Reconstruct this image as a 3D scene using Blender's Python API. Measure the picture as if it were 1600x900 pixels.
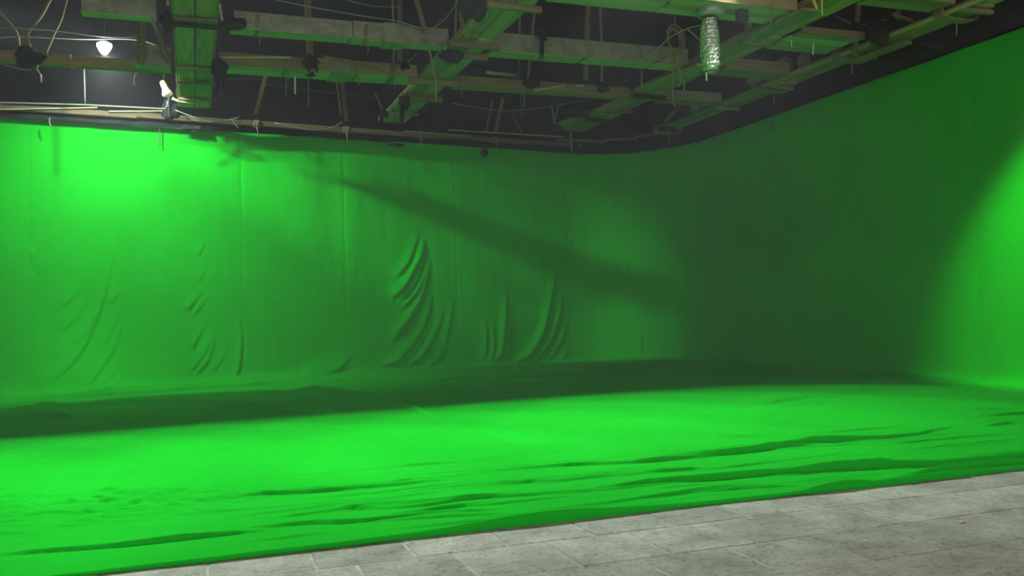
import bpy, bmesh, math, random
import numpy as np
from mathutils import Vector

random.seed(7)
rng = np.random.default_rng(5)
for o in list(bpy.data.objects):
    bpy.data.objects.remove(o)
scene = bpy.context.scene
COL = scene.collection

# ------------------------------------------------------------------ camera
F_PX = 1380.0
EYE = 1.6
YAW = math.atan(500 / F_PX)
PITCH = math.atan(38 / F_PX)
ROLL = math.radians(1.43)
_fw = np.array([math.sin(YAW) * math.cos(PITCH), math.cos(YAW) * math.cos(PITCH), math.sin(PITCH)])
_r = np.array([math.cos(YAW), -math.sin(YAW), 0.0])
_u = np.cross(_r, _fw)
_R = _r * math.cos(ROLL) - _u * math.sin(ROLL)
_U = _u * math.cos(ROLL) + _r * math.sin(ROLL)
_C = np.array([0.0, 0.0, EYE])
cam_data = bpy.data.cameras.new('camera')
cam = bpy.data.objects.new('camera', cam_data)
COL.objects.link(cam)
cam_data.sensor_width = 36.0
cam_data.lens = F_PX / 1600 * 36.0
cam_data.clip_end = 200
from mathutils import Matrix
m = Matrix(((_R[0], _U[0], -_fw[0], 0), (_R[1], _U[1], -_fw[1], 0), (_R[2], _U[2], -_fw[2], EYE), (0, 0, 0, 1)))
cam.matrix_world = m
scene.camera = cam

# ------------------------------------------------------------------ world and exposure
scene.view_settings.view_transform = 'Standard'
scene.view_settings.look = 'None'
scene.view_settings.gamma = 1.0
scene.view_settings.use_curve_mapping = False
scene.view_settings.exposure = 0.0
world = bpy.data.worlds.new('world')
scene.world = world
world.use_nodes = True
bg = world.node_tree.nodes['Background']
bg.inputs[0].default_value = (1.0, 0.90, 0.82, 1)     # warm ambient fill, added; enters where the front wall is left out
bg.inputs[1].default_value = 1.6

FLOOR_W = 1180      # each overhead floor flood
HOT_W = 1300        # bare lamp that lights the left of the backdrop
FAR_W = 7500         # high lamp far left
RIGHT_W = 3300       # flood on the right wall
OMNI_W = 260       # the same bare lamp in all other directions
LAMP_COL = (0.80, 1.0, 0.84)

# ------------------------------------------------------------------ maths helpers
def ray(x, y):
    return _fw + _R * (x - 800) / F_PX - _U * (y - 450) / F_PX
def onx(x, y, v):
    d = ray(x, y); return _C + d * v / d[0]
def ony(x, y, v):
    d = ray(x, y); return _C + d * v / d[1]
def onz(x, y, v):
    d = ray(x, y); return _C + d * (v - EYE) / d[2]
BK0, BKS = 24.5, 0.1                      # backdrop line  y = BK0 + BKS x
def onback(x, y, off=0.0):
    d = ray(x, y); t = (BK0 - off) / (d[1] - BKS * d[0]); return _C + d * t

_lat = rng.random((256, 256))
def vnoise(x, y):
    x = np.asarray(x, float); y = np.asarray(y, float)
    xi = np.floor(x).astype(int); yi = np.floor(y).astype(int)
    fx = x - xi; fy = y - yi
    fx = fx * fx * (3 - 2 * fx); fy = fy * fy * (3 - 2 * fy)
    g = lambda i, j: _lat[i % 256, j % 256]
    return ((g(xi, yi) * (1 - fx) + g(xi + 1, yi) * fx) * (1 - fy) + (g(xi, yi + 1) * (1 - fx) + g(xi + 1, yi + 1) * fx) * fy) * 2 - 1

def dist_poly(X, Y, pts):
    """signed distance (positive on the left of travel) and position 0..1 along a polyline"""
    pts = np.asarray(pts, float)
    seg = np.diff(pts, axis=0); L = np.hypot(seg[:, 0], seg[:, 1]); cum = np.concatenate([[0], np.cumsum(L)])
    best = np.full(X.shape, 1e9); sgn = np.zeros(X.shape); par = np.zeros(X.shape)
    for i in range(len(seg)):
        dx = X - pts[i, 0]; dy = Y - pts[i, 1]
        t = np.clip((dx * seg[i, 0] + dy * seg[i, 1]) / max(L[i] ** 2, 1e-9), 0, 1)
        ex = dx - t * seg[i, 0]; ey = dy - t * seg[i, 1]
        d = np.hypot(ex, ey)
        c = seg[i, 0] * dy - seg[i, 1] * dx
        u = d < best
        best = np.where(u, d, best); sgn = np.where(u, np.sign(c), sgn); par = np.where(u, (cum[i] + t * L[i]) / cum[-1], par)
    return best * sgn, par

def smooth_poly(pts, n=6):
    """Catmull-Rom through the points"""
    p = [np.asarray(q, float) for q in pts]
    p = [2 * p[0] - p[1]] + p + [2 * p[-1] - p[-2]]
    out = []
    for i in range(1, len(p) - 2):
        for k in range(n):
            t = k / n
            out.append(0.5 * ((2 * p[i]) + (-p[i - 1] + p[i + 1]) * t + (2 * p[i - 1] - 5 * p[i] + 4 * p[i + 1] - p[i + 2]) * t * t + (-p[i - 1] + 3 * p[i] - 3 * p[i + 1] + p[i + 2]) * t ** 3))
    out.append(p[-2])
    return out

# ------------------------------------------------------------------ materials
def newmat(name):
    mt = bpy.data.materials.new(name); mt.use_nodes = True
    nt = mt.node_tree
    return mt, nt, nt.nodes['Principled BSDF']
def N(nt, kind, **kw):
    n = nt.nodes.new(kind)
    for k, v in kw.items():
        if k in n.inputs.keys(): n.inputs[k].default_value = v
        else: setattr(n, k, v)
    return n
def ramp(nt, fac, stops):
    r = nt.nodes.new('ShaderNodeValToRGB')
    el = r.color_ramp.elements
    while len(el) < len(stops): el.new(0.5)
    for e, (p, c) in zip(el, stops):
        e.position = p; e.color = (*c, 1)
    nt.links.new(fac, r.inputs[0])
    return r.outputs[0]
def bump(nt, b, fac, strength, dist):
    n = N(nt, 'ShaderNodeBump', Strength=strength, Distance=dist)
    nt.links.new(fac, n.inputs['Height']); nt.links.new(n.outputs[0], b.inputs['Normal'])

def mat_cloth(name, c1, c2, wrinkle):
    mt, nt, b = newmat(name)
    tc = N(nt, 'ShaderNodeTexCoord')
    n1 = N(nt, 'ShaderNodeTexNoise', Scale=0.8, Detail=4.0)
    nt.links.new(tc.outputs['Object'], n1.inputs['Vector'])
    nt.links.new(ramp(nt, n1.outputs[0], [(0.35, c1), (0.65, c2)]), b.inputs['Base Color'])
    mp = N(nt, 'ShaderNodeMapping'); mp.inputs['Scale'].default_value = wrinkle
    nt.links.new(tc.outputs['Object'], mp.inputs[0])
    n2 = N(nt, 'ShaderNodeTexNoise', Scale=1.0, Detail=5.0, Roughness=0.6)
    nt.links.new(mp.outputs[0], n2.inputs['Vector'])
    bump(nt, b, n2.outputs[0], 0.45, 0.04)
    b.inputs['Roughness'].default_value = 0.85
    b.inputs['Specular IOR Level'].default_value = 0.04
    return mt
M_CURT = mat_cloth('green_muslin_curtain', (0.0035, 0.46, 0.015), (0.0045, 0.50, 0.019), (1.2, 1.2, 0.5))
M_FLOORCLOTH = mat_cloth('green_muslin_floor', (0.0035, 0.46, 0.015), (0.0045, 0.50, 0.019), (0.7, 4.0, 4.0))

def mat_black(name, c, rough=0.9):
    mt, nt, b = newmat(name)
    tc = N(nt, 'ShaderNodeTexCoord')
    n = N(nt, 'ShaderNodeTexNoise', Scale=3.0, Detail=4.0)
    nt.links.new(tc.outputs['Object'], n.inputs['Vector'])
    nt.links.new(ramp(nt, n.outputs[0], [(0.3, tuple(x * 0.7 for x in c)), (0.7, tuple(x * 1.3 for x in c))]), b.inputs['Base Color'])
    bump(nt, b, n.outputs[0], 0.4, 0.05)
    b.inputs['Roughness'].default_value = rough
    b.inputs['Specular IOR Level'].default_value = 0.15
    return mt
M_WALL = mat_black('dark_stage_wall', (0.016, 0.018, 0.021))
M_CEIL = mat_black('dark_roof', (0.016, 0.018, 0.020))
M_BLACK = mat_black('black_cloth', (0.022, 0.023, 0.027))
M_METAL = mat_black('dark_painted_metal', (0.05, 0.05, 0.055), 0.5)

def mat_wood(name, c1, c2, axis=0):
    mt, nt, b = newmat(name)
    tc = N(nt, 'ShaderNodeTexCoord'); oi = N(nt, 'ShaderNodeObjectInfo')
    mp = N(nt, 'ShaderNodeMapping')
    s = [14.0, 14.0, 14.0]; s[axis] = 0.9
    mp.inputs['Scale'].default_value = s
    nt.links.new(tc.outputs['Object'], mp.inputs[0])
    n = N(nt, 'ShaderNodeTexNoise', Scale=1.0, Detail=6.0, Roughness=0.65, Distortion=0.4)
    nt.links.new(mp.outputs[0], n.inputs['Vector'])
    colr = ramp(nt, n.outputs[0], [(0.25, c1), (0.55, c2), (0.8, tuple(min(1, x * 1.35) for x in c2))])
    hs = N(nt, 'ShaderNodeHueSaturation')
    mr = N(nt, 'ShaderNodeMapRange'); mr.inputs['To Min'].default_value = 0.7; mr.inputs['To Max'].default_value = 1.25
    nt.links.new(oi.outputs['Random'], mr.inputs[0]); nt.links.new(mr.outputs[0], hs.inputs['Value'])
    nt.links.new(colr, hs.inputs['Color']); nt.links.new(hs.outputs[0], b.inputs['Base Color'])
    bump(nt, b, n.outputs[0], 0.3, 0.01)
    b.inputs['Roughness'].default_value = 0.75
    return mt
M_WOODX = mat_wood('raw_timber_along_x', (0.17, 0.105, 0.055), (0.34, 0.23, 0.125), 0)
M_RAIL = mat_wood('dark_rail_timber', (0.09, 0.058, 0.032), (0.19, 0.13, 0.07), 0)
M_WOODY = mat_wood('raw_timber_along_y', (0.24, 0.15, 0.085), (0.45, 0.30, 0.17), 1)
M_WOODZ = mat_wood('brown_timber_upright', (0.10, 0.065, 0.035), (0.22, 0.15, 0.085), 2)
M_PALE = mat_wood('pale_batten', (0.30, 0.25, 0.15), (0.46, 0.39, 0.25), 0)
M_BROWN = mat_wood('brown_cleat_timber', (0.14, 0.085, 0.045), (0.26, 0.17, 0.09), 0)

def mat_plain(name, c1, c2, rough, scale=20.0, metal=0.0, bst=0.2, bd=0.01, spec=0.5):
    mt, nt, b = newmat(name)
    tc = N(nt, 'ShaderNodeTexCoord')
    n = N(nt, 'ShaderNodeTexNoise', Scale=scale, Detail=4.0)
    nt.links.new(tc.outputs['Object'], n.inputs['Vector'])
    nt.links.new(ramp(nt, n.outputs[0], [(0.3, c1), (0.7, c2)]), b.inputs['Base Color'])
    bump(nt, b, n.outputs[0], bst, bd)
    b.inputs['Roughness'].default_value = rough; b.inputs['Metallic'].default_value = metal
    b.inputs['Specular IOR Level'].default_value = spec
    return mt
M_ROPE = mat_plain('hemp_rope', (0.17, 0.12, 0.07), (0.34, 0.26, 0.16), 0.9, 60)
M_WIRE = mat_plain('grey_cable', (0.20, 0.20, 0.17), (0.32, 0.31, 0.26), 0.6, 30)
M_WIRED = mat_plain('dark_cable', (0.05, 0.05, 0.05), (0.09, 0.09, 0.085), 0.6, 30)
M_PLASTIC = mat_plain('dusty_plastic_wrap', (0.17, 0.145, 0.125), (0.31, 0.27, 0.235), 0.36, 5, 0.0, 0.6, 0.06)
M_FOIL = mat_plain('crinkled_silver_foil', (0.62, 0.60, 0.58), (0.9, 0.86, 0.84), 0.25, 14, 0.65, 0.9, 0.05)
M_GREYM = mat_plain('grey_metal', (0.30, 0.31, 0.30), (0.42, 0.43, 0.42), 0.45, 10, 0.3)
M_STEEL = mat_plain('bright_steel', (0.55, 0.56, 0.56), (0.75, 0.76, 0.76), 0.3, 10, 0.8)
M_YELLOW = mat_plain('yellow_lit_rope', (0.55, 0.45, 0.10), (0.75, 0.62, 0.18), 0.6, 10)  # rope ends with the yellow lamp light painted in
M_ORANGE = mat_plain('orange_tape', (0.62, 0.38, 0.20), (0.78, 0.52, 0.32), 0.6, 10)
M_WHITE = mat_plain('white_plastic', (0.7, 0.7, 0.72), (0.85, 0.85, 0.86), 0.4, 10)
M_SCRAP = mat_plain('pink_paper_scrap', (0.75, 0.42, 0.35), (0.85, 0.55, 0.45), 0.8, 40)

def mat_emit(name, c, s):
    mt, nt, b = newmat(name)
    b.inputs['Base Color'].default_value = (0.9, 0.9, 0.9, 1)
    b.inputs['Emission Color'].default_value = (*c, 1)
    b.inputs['Emission Strength'].default_value = s
    return mt
M_BULB = mat_emit('lit_bulb', (0.9, 1.0, 0.98), 40.0)
M_LENS = mat_plain('frosted_flood_glass', (0.7, 0.72, 0.7), (0.8, 0.82, 0.8), 0.3, 10)

def mat_slab():
    mt, nt, b = newmat('worn_concrete_slab')
    tc = N(nt, 'ShaderNodeTexCoord'); oi = N(nt, 'ShaderNodeObjectInfo')
    add = N(nt, 'ShaderNodeVectorMath', operation='ADD')
    geo = N(nt, 'ShaderNodeNewGeometry')
    n1 = N(nt, 'ShaderNodeTexNoise', Scale=2.2, Detail=6.0, Roughness=0.65)
    n2 = N(nt, 'ShaderNodeTexNoise', Scale=22.0, Detail=6.0, Roughness=0.7, Distortion=1.0)
    for n in (n1, n2): nt.links.new(geo.outputs['Position'], n.inputs['Vector'])
    c1 = ramp(nt, n1.outputs[0], [(0.32, (0.30, 0.265, 0.24)), (0.5, (0.44, 0.405, 0.375)), (0.68, (0.58, 0.545, 0.51))])
    c2 = ramp(nt, n2.outputs[0], [(0.34, (0.40, 0.37, 0.35)), (0.47, (0.95, 0.94, 0.93)), (0.60, (1, 1, 1)), (0.72, (1.5, 1.5, 1.5))])
    mx = N(nt, 'ShaderNodeMixRGB', blend_type='MULTIPLY'); mx.inputs[0].default_value = 0.9
    nt.links.new(c1, mx.inputs[1]); nt.links.new(c2, mx.inputs[2])
    hs = N(nt, 'ShaderNodeHueSaturation')
    mr = N(nt, 'ShaderNodeMapRange'); mr.inputs['To Min'].default_value = 0.82; mr.inputs['To Max'].default_value = 1.08
    nt.links.new(oi.outputs['Random'], mr.inputs[0]); nt.links.new(mr.outputs[0], hs.inputs['Value'])
    nt.links.new(mx.outputs[0], hs.inputs['Color']); nt.links.new(hs.outputs[0], b.inputs['Base Color'])
    bump(nt, b, n2.outputs[0], 0.5, 0.012)
    b.inputs['Roughness'].default_value = 0.7
    return mt
M_SLAB = mat_slab()
M_MORTAR = mat_plain('pale_mortar', (0.36, 0.335, 0.305), (0.60, 0.57, 0.525), 0.85, 9, 0, 0.5, 0.01)

# ------------------------------------------------------------------ object helpers
OFF = {}
def thing(name, label, cat, loc=(0, 0, 0), group=None):
    o = bpy.data.objects.new(name, None); COL.objects.link(o)
    o.empty_display_size = 0.2
    o.location = loc
    o['label'] = label; o['category'] = cat
    if group: o['group'] = group
    OFF[o.name] = np.array(loc, float)
    return o
def tag(o, label, cat, group=None):
    o['label'] = label; o['category'] = cat
    if group: o['group'] = group
    return o
def build(name, vf, mat, parent=None, smooth=False):
    """vf = (verts in world space, faces)"""
    v, f = vf
    v = np.asarray(v, float)
    off = OFF[parent.name] if parent is not None else None
    if off is None:
        mn = v.min(0); mx = v.max(0)
        off = np.array([(mn[0] + mx[0]) / 2, (mn[1] + mx[1]) / 2, mn[2]])
    me = bpy.data.meshes.new(name)
    me.from_pydata((v - off).tolist(), [], [tuple(int(i) for i in q) for q in f])
    me.materials.append(mat)
    if smooth: me.shade_smooth()
    o = bpy.data.objects.new(name, me); COL.objects.link(o)
    if parent is not None: o.parent = parent
    else: o.location = off
    OFF[o.name] = off
    return o
def join(parts):
    V = []; Fc = []; n = 0
    for v, f in parts:
        V.extend([tuple(p) for p in v]); Fc.extend([tuple(i + n for i in q) for q in f]); n += len(v)
    return V, Fc
def box(x0, x1, y0, y1, z0, z1):
    v = [(x0, y0, z0), (x1, y0, z0), (x1, y1, z0), (x0, y1, z0), (x0, y0, z1), (x1, y0, z1), (x1, y1, z1), (x0, y1, z1)]
    return v, [(0, 3, 2, 1), (4, 5, 6, 7), (0, 1, 5, 4), (1, 2, 6, 5), (2, 3, 7, 6), (3, 0, 4, 7)]
def bar(p, q, w, h, up=(0, 0, 1), chamfer=0.12):
    """a sawn timber from p to q, w across, h along up, edges eased"""
    p = np.asarray(p, float); q = np.asarray(q, float)
    d = q - p; L = np.linalg.norm(d); d /= L
    up = np.asarray(up, float)
    s = np.cross(d, up)
    if np.linalg.norm(s) < 1e-4: s = np.cross(d, (1, 0, 0))
    s /= np.linalg.norm(s); u = np.cross(s, d)
    c = chamfer * min(w, h)
    prof = [(-w / 2 + c, -h / 2), (w / 2 - c, -h / 2), (w / 2, -h / 2 + c), (w / 2, h / 2 - c), (w / 2 - c, h / 2), (-w / 2 + c, h / 2), (-w / 2, h / 2 - c), (-w / 2, -h / 2 + c)]
    v = []
    for e in (p, q):
        for a, b in prof: v.append(e + s * a + u * b)
    f = [tuple(reversed(range(8))), tuple(range(8, 16))]
    for i in range(8): f.append((i, (i + 1) % 8, 8 + (i + 1) % 8, 8 + i))
    return v, f
def tube(pts, rad, n=6, caps=True):
    pts = [np.asarray(p, float) for p in pts]
    rad = rad if hasattr(rad, '__len__') else [rad] * len(pts)
    v = []; f = []
    ref = np.array([0.31, 0.52, 0.79])
    d0 = pts[1] - pts[0]; d0 /= np.linalg.norm(d0)
    s = np.cross(d0, ref); s /= np.linalg.norm(s)
    for i, p in enumerate(pts):
        a = pts[max(i - 1, 0)]; b = pts[min(i + 1, len(pts) - 1)]
        d = (b - a); d /= max(np.linalg.norm(d), 1e-9)
        s = s - d * (s @ d); s /= max(np.linalg.norm(s), 1e-9)
        t = np.cross(d, s)
        for k in range(n):
            an = 2 * math.pi * k / n
            v.append(p + rad[i] * (s * math.cos(an) + t * math.sin(an)))
    for i in range(len(pts) - 1):
        for k in range(n):
            f.append((i * n + k, i * n + (k + 1) % n, (i + 1) * n + (k + 1) % n, (i + 1) * n + k))
    if caps:
        f.append(tuple(reversed(range(n)))); f.append(tuple((len(pts) - 1) * n + k for k in range(n)))
    return v, f
def lathe(c, prof, n=20, axis=(0, 0, 1), noise=0.0):
    """prof = (radius, height) list; axis up"""
    c = np.asarray(c, float); ax = np.asarray(axis, float); ax /= np.linalg.norm(ax)
    s = np.cross(ax, (0.2, 0.9, 0.3)); s /= np.linalg.norm(s); t = np.cross(ax, s)
    v = []; f = []
    for r, h in prof:
        for k in range(n):
            an = 2 * math.pi * k / n
            rr = r * (1 + noise * random.uniform(-1, 1))
            v.append(c + ax * h + rr * (s * math.cos(an) + t * math.sin(an)))
    for i in range(len(prof) - 1):
        for k in range(n):
            f.append((i * n + k, i * n + (k + 1) % n, (i + 1) * n + (k + 1) % n, (i + 1) * n + k))
    f.append(tuple(reversed(range(n)))); f.append(tuple((len(prof) - 1) * n + k for k in range(n)))
    return v, f
def strut(o, kind='structure'):
    o['kind'] = kind; return o

# ================================================================== room shell
XL, XR, YB, ZC = -10.5, 15.0, 27.6, 10.4
floor = strut(build('floor', box(XL, XR, -6, YB, -0.30, -0.005), M_MORTAR))
strut(build('ceiling', box(XL, XR, -6, YB, ZC, ZC + 0.2), M_CEIL))
strut(build('wall_back', box(XL, XR, YB, YB + 0.2, -0.3, ZC + 0.2), M_WALL))
strut(build('wall_right', box(XR, XR + 0.2, -6, YB, -0.3, ZC + 0.2), M_WALL))
strut(build('wall_left', box(XL - 0.2, XL, -6, YB, -0.3, ZC + 0.2), M_WALL))

# concrete slabs in running bond in front of the cloth
TS = 0.65
slab_meshes = []
for k in range(6):
    rr = random.Random(k)
    g = 0.015
    a = TS / 2 - g / 2
    pts = []
    npz = 5                                    # slightly ragged outline
    for side in range(4):
        for i in range(npz):
            t = i / npz * 2 - 1
            p = [(t * a, -a), (a, t * a), (-t * a, a), (-a, -t * a)][side]
            pts.append((p[0] + rr.uniform(-0.007, 0.004) * (1 if p[0] > 0 else -1), p[1] + rr.uniform(-0.007, 0.004) * (1 if p[1] > 0 else -1)))
    n = len(pts)
    v = [(x, y, -0.05) for x, y in pts] + [(x, y, -0.005) for x, y in pts] + [(x * 0.98, y * 0.98, rr.uniform(-0.001, 0.001)) for x, y in pts]
    f = [tuple(range(2 * n, 3 * n))]
    for q in range(2):
        for i in range(n): f.append((q * n + i, q * n + (i + 1) % n, (q + 1) * n + (i + 1) % n, (q + 1) * n + i))
    me = bpy.data.meshes.new('concrete_slab'); me.from_pydata(v, [], f); me.materials.append(M_SLAB)
    slab_meshes.append(me)
foff = OFF[floor.name]
r = 0
yrow = 6.73
while yrow > 2.9:
    x = 2.92 - TS / 2 - 8 * TS + (0.40 if r % 2 == 1 else 0.0)
    while x < 9.5:
        o = bpy.data.objects.new('concrete_slab', random.choice(slab_meshes)); COL.objects.link(o)
        o.parent = floor
        o.location = (x - foff[0], yrow - foff[1], random.uniform(-0.002, 0.002) - foff[2])
        o.rotation_euler = (random.uniform(-.003, .003), random.uniform(-.003, .003), random.choice((0, 1, 2, 3)) * math.pi / 2 + random.uniform(-.006, .006))
        x += TS
    yrow -= TS; r += 1

# ================================================================== backdrop path
RC = 3.0
XW = 14.2
def path(s):
    """s runs along the back line from x=-10, round the corner, and down the right side"""
    xa = XW - RC
    La = (xa + 10) * math.hypot(1, BKS)
    th0 = math.atan(BKS)
    ya = BK0 + BKS * xa
    n0 = np.array([math.sin(th0), -math.cos(th0)])       # into the room
    cx, cy = xa + n0[0] * RC, ya + n0[1] * RC
    Lc = RC * (math.pi / 2 + th0)
    s = np.asarray(s, float)
    x = np.where(s < La, -10 + s * math.cos(th0), 0); y = np.where(s < La, BK0 + BKS * x, 0)
    nx = np.where(s < La, n0[0], 0.); ny = np.where(s < La, n0[1], 0.)
    a = (math.pi / 2 + th0) - np.clip((s - La) / RC, 0, math.pi / 2 + th0)
    mid = (s >= La) & (s < La + Lc)
    x = np.where(mid, cx + RC * np.cos(a), x); y = np.where(mid, cy + RC * np.sin(a), y)
    nx = np.where(mid, -np.cos(a), nx); ny = np.where(mid, -np.sin(a), ny)
    end = s >= La + Lc
    x = np.where(end, cx + RC, x); y = np.where(end, cy - (s - La - Lc), y)
    nx = np.where(end, -1., nx); ny = np.where(end, 0., ny)
    return x, y, nx, ny
S_OF_X = lambda x: (x + 10) * math.hypot(1, BKS)
XA = XW - RC
LA = S_OF_X(XA); LC = RC * (math.pi / 2 + math.atan(BKS))
YEND = 4.0
CYC = (BK0 + BKS * XA) - RC * math.cos(math.atan(BKS))
STOT = LA + LC + (CYC - YEND)
ZTOP = 6.62

# folds traced on the hanging cloth: (points in picture, depth, width)
def z1(L): return [(x * .3556, 340 + y * .3556) for x, y in L]
def z2(L): return [(450 + x * .3556, 340 + y * .3556) for x, y in L]
def z3(L): return [(900 + x * .4375, 340 + y * .4375) for x, y in L]
WF = [
 (z1([(0, 770), (60, 760), (140, 715)]), .10, .10),
 (z1([(130, 750), (210, 720), (300, 650), (370, 560), (420, 450), (460, 330), (485, 200), (505, 100)]), .10, .11),
 (z1([(170, 755), (260, 715), (340, 670)]), .06, .08),
 (z1([(240, 745), (320, 705), (380, 650)]), .06, .08),
 (z1([(350, 740), (400, 710), (470, 620), (515, 540), (530, 480)]), .09, .09),
 (z1([(480, 740), (525, 705), (538, 680)]), .06, .07),
 (z1([(420, 735), (490, 690), (535, 635)]), .05, .07),
 (z1([(280, 390), (350, 310)]), .04, .09), (z1([(270, 500), (340, 430), (400, 330)]), .04, .09),
 (z1([(330, 560), (400, 470), (430, 400)]), .05, .09), (z1([(240, 620), (330, 540)]), .04, .09),
 (z1([(485, 380), (530, 310)]), .04, .09), (z1([(450, 560), (500, 480), (535, 380)]), .04, .08),
 (z1([(120, 110), (150, 165)]), .03, .08), (z1([(115, 220), (150, 270)]), .03, .08), (z1([(110, 680), (150, 655)]), .04, .08),
 (z1([(820, 410), (890, 320)]), .06, .09), (z1([(870, 280), (900, 230)]), .04, .08), (z1([(870, 170), (900, 100)]), .04, .08),
 (z1([(850, 430), (910, 350)]), .04, .08),
 (z1([(840, 580), (900, 470)]), .05, .09), (z1([(830, 680), (900, 590), (935, 500)]), .05, .08),
 (z1([(850, 695), (920, 610), (950, 450)]), .05, .08), (z1([(930, 680), (975, 620), (1000, 540)]), .03, .08),
 (z1([(1020, 700), (1045, 670), (1058, 560), (1052, 450)]), .09, .07),
 (z2([(60, 685), (180, 672), (240, 640), (280, 598)]), .16, .14), (z2([(200, 675), (260, 655), (285, 630)]), .08, .08),
 (z2([(470, 265), (530, 190), (575, 70)]), .06, .10),
 (z2([(450, 355), (510, 300), (550, 230), (590, 150), (600, 90)]), .12, .12),
 (z2([(480, 370), (545, 300), (590, 200), (615, 130)]), .09, .10),
 (z2([(500, 400), (565, 320), (600, 230)]), .09, .10),
 (z2([(450, 545), (520, 470), (570, 380), (605, 280), (625, 180)]), .12, .11),
 (z2([(460, 510), (520, 450), (560, 370)]), .08, .09),
 (z2([(400, 655), (480, 620), (570, 520), (620, 400), (630, 320)]), .12, .11),
 (z2([(450, 655), (540, 600), (610, 500), (640, 420)]), .08, .09),
 (z2([(510, 655), (590, 600), (650, 500), (685, 400)]), .11, .10),
 (z2([(610, 648), (660, 620), (700, 560)]), .08, .09), (z2([(690, 560), (715, 440), (725, 360)]), .05, .09),
 (z2([(860, 620), (872, 550), (868, 450)]), .07, .08), (z2([(885, 635), (905, 560), (900, 460)]), .07, .08),
 (z2([(890, 640), (935, 590), (955, 450), (965, 330)]), .12, .09), (z2([(940, 638), (970, 580), (980, 450)]), .09, .07),
 (z2([(980, 638), (1060, 600), (1120, 500), (1150, 380), (1180, 220)]), .15, .11),
 (z2([(1060, 638), (1140, 560), (1190, 430), (1205, 330)]), .11, .09),
 (z2([(1140, 625), (1200, 540), (1222, 460)]), .08, .08), (z2([(1195, 622), (1228, 570)]), .08, .07),
 (z3([(298, 0), (308, 150), (318, 330), (345, 420), (384, 505)]), .11, .10), (z3([(325, 350), (355, 440), (372, 500)]), .08, .07),
 (z3([(150, 250), (165, 130)]), .05, .09), (z3([(205, 510), (203, 380)]), .04, .06),
]
SEAM_PX = [(48, 480), (190, 480), (380, 480), (540, 480), (715, 480), (890, 480)]
seam_s = [float(S_OF_X(onback(*p)[0])) for p in SEAM_PX]
d0 = seam_s[1] - seam_s[0]
cuts = [0.0] + [seam_s[0] - 2.5] + seam_s
s = seam_s[-1]
while s < STOT - 3.2:
    s += 2.9; cuts.append(s)
cuts.append(STOT)
cuts = [c for c in cuts if c >= 0]
def curtain_disp(S, Z):
    D = 0.06 * vnoise(S * 0.35 + 3, Z * 0.12) + 0.012 * vnoise(S * 1.6, Z * 0.4 + 9) + 0.004 * vnoise(S * 6, Z * 1.5)
    for px, dep, w in WF:
        P = []
        for q in px:
            b = onback(*q)
            P.append((S_OF_X(b[0]), b[2]))
        w = w * .72
        if P[0][1] > P[-1][1]: P = P[::-1]
        P = [tuple(p) for p in smooth_poly(P, 5)]
        xs = [p[0] for p in P]; zs = [p[1] for p in P]
        msk = (S > min(xs) - .6) & (S < max(xs) + .6) & (Z > min(zs) - .5) & (Z < max(zs) + .5)
        if not msk.any(): continue
        d, t = dist_poly(S[msk], Z[msk], P)
        fade = np.clip(t * 7, 0, 1) * (1 - t) ** 0.7
        fade = np.where((t <= 0) | (t >= 1), 0, fade)
        ww = np.where(d > 0, w * 2.3, w * 0.62)
        D[msk] += dep * 0.95 * fade * (np.exp(-(d / ww) ** 2) - 0.4 * np.exp(-((d + 1.2 * w) / (.8 * w)) ** 2))
    # gathered foot that trails on to the floor
    X = -10 + S / math.hypot(1, BKS)
    foot = np.exp(-Z / 0.06) * (0.16 + 0.12 * vnoise(S * 0.7, 0 * Z + 4)) + np.exp(-Z / 0.5) * 0.05
    bell = 0.9 * np.exp(-((X + 2.6) / 1.6) ** 2) * np.clip(1 - Z / 2.2, 0, 1) ** 2.5
    for c in cuts[1:-1]:
        D = D - 0.007 * np.exp(-((S - c) / 0.03) ** 2)
    return D + foot + bell
curtain = thing('backdrop_curtain', 'tall chroma green cloth curtain hung along the stage walls and round the corner', 'curtain', (4, 24.5, 0))
for i in range(len(cuts) - 1):
    a, b = cuts[i], cuts[i + 1]
    fine = a < LA + 2
    ns = max(6, int((b - a) / (0.035 if fine and a > 4 else 0.12)))
    zs = np.concatenate([np.linspace(0.006, 0.4, 14)[:-1], np.linspace(0.4, 4.4, 80)[:-1], np.linspace(4.4, ZTOP, 14)])
    ss = np.linspace(a, b, ns + 1)
    S, Z = np.meshgrid(ss, zs, indexing='ij')
    D = curtain_disp(S, Z) + 0.02
    x, y, nx, ny = path(S)
    V = np.stack([x + nx * D, y + ny * D, Z], -1).reshape(-1, 3)
    nz = len(zs)
    I = (np.arange(ns)[:, None] * nz + np.arange(nz - 1)[None, :]).ravel()
    Fq = np.stack([I, I + nz, I + nz + 1, I + 1], -1)
    build('cloth_panel', (V, Fq), M_CURT, curtain, True)

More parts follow.
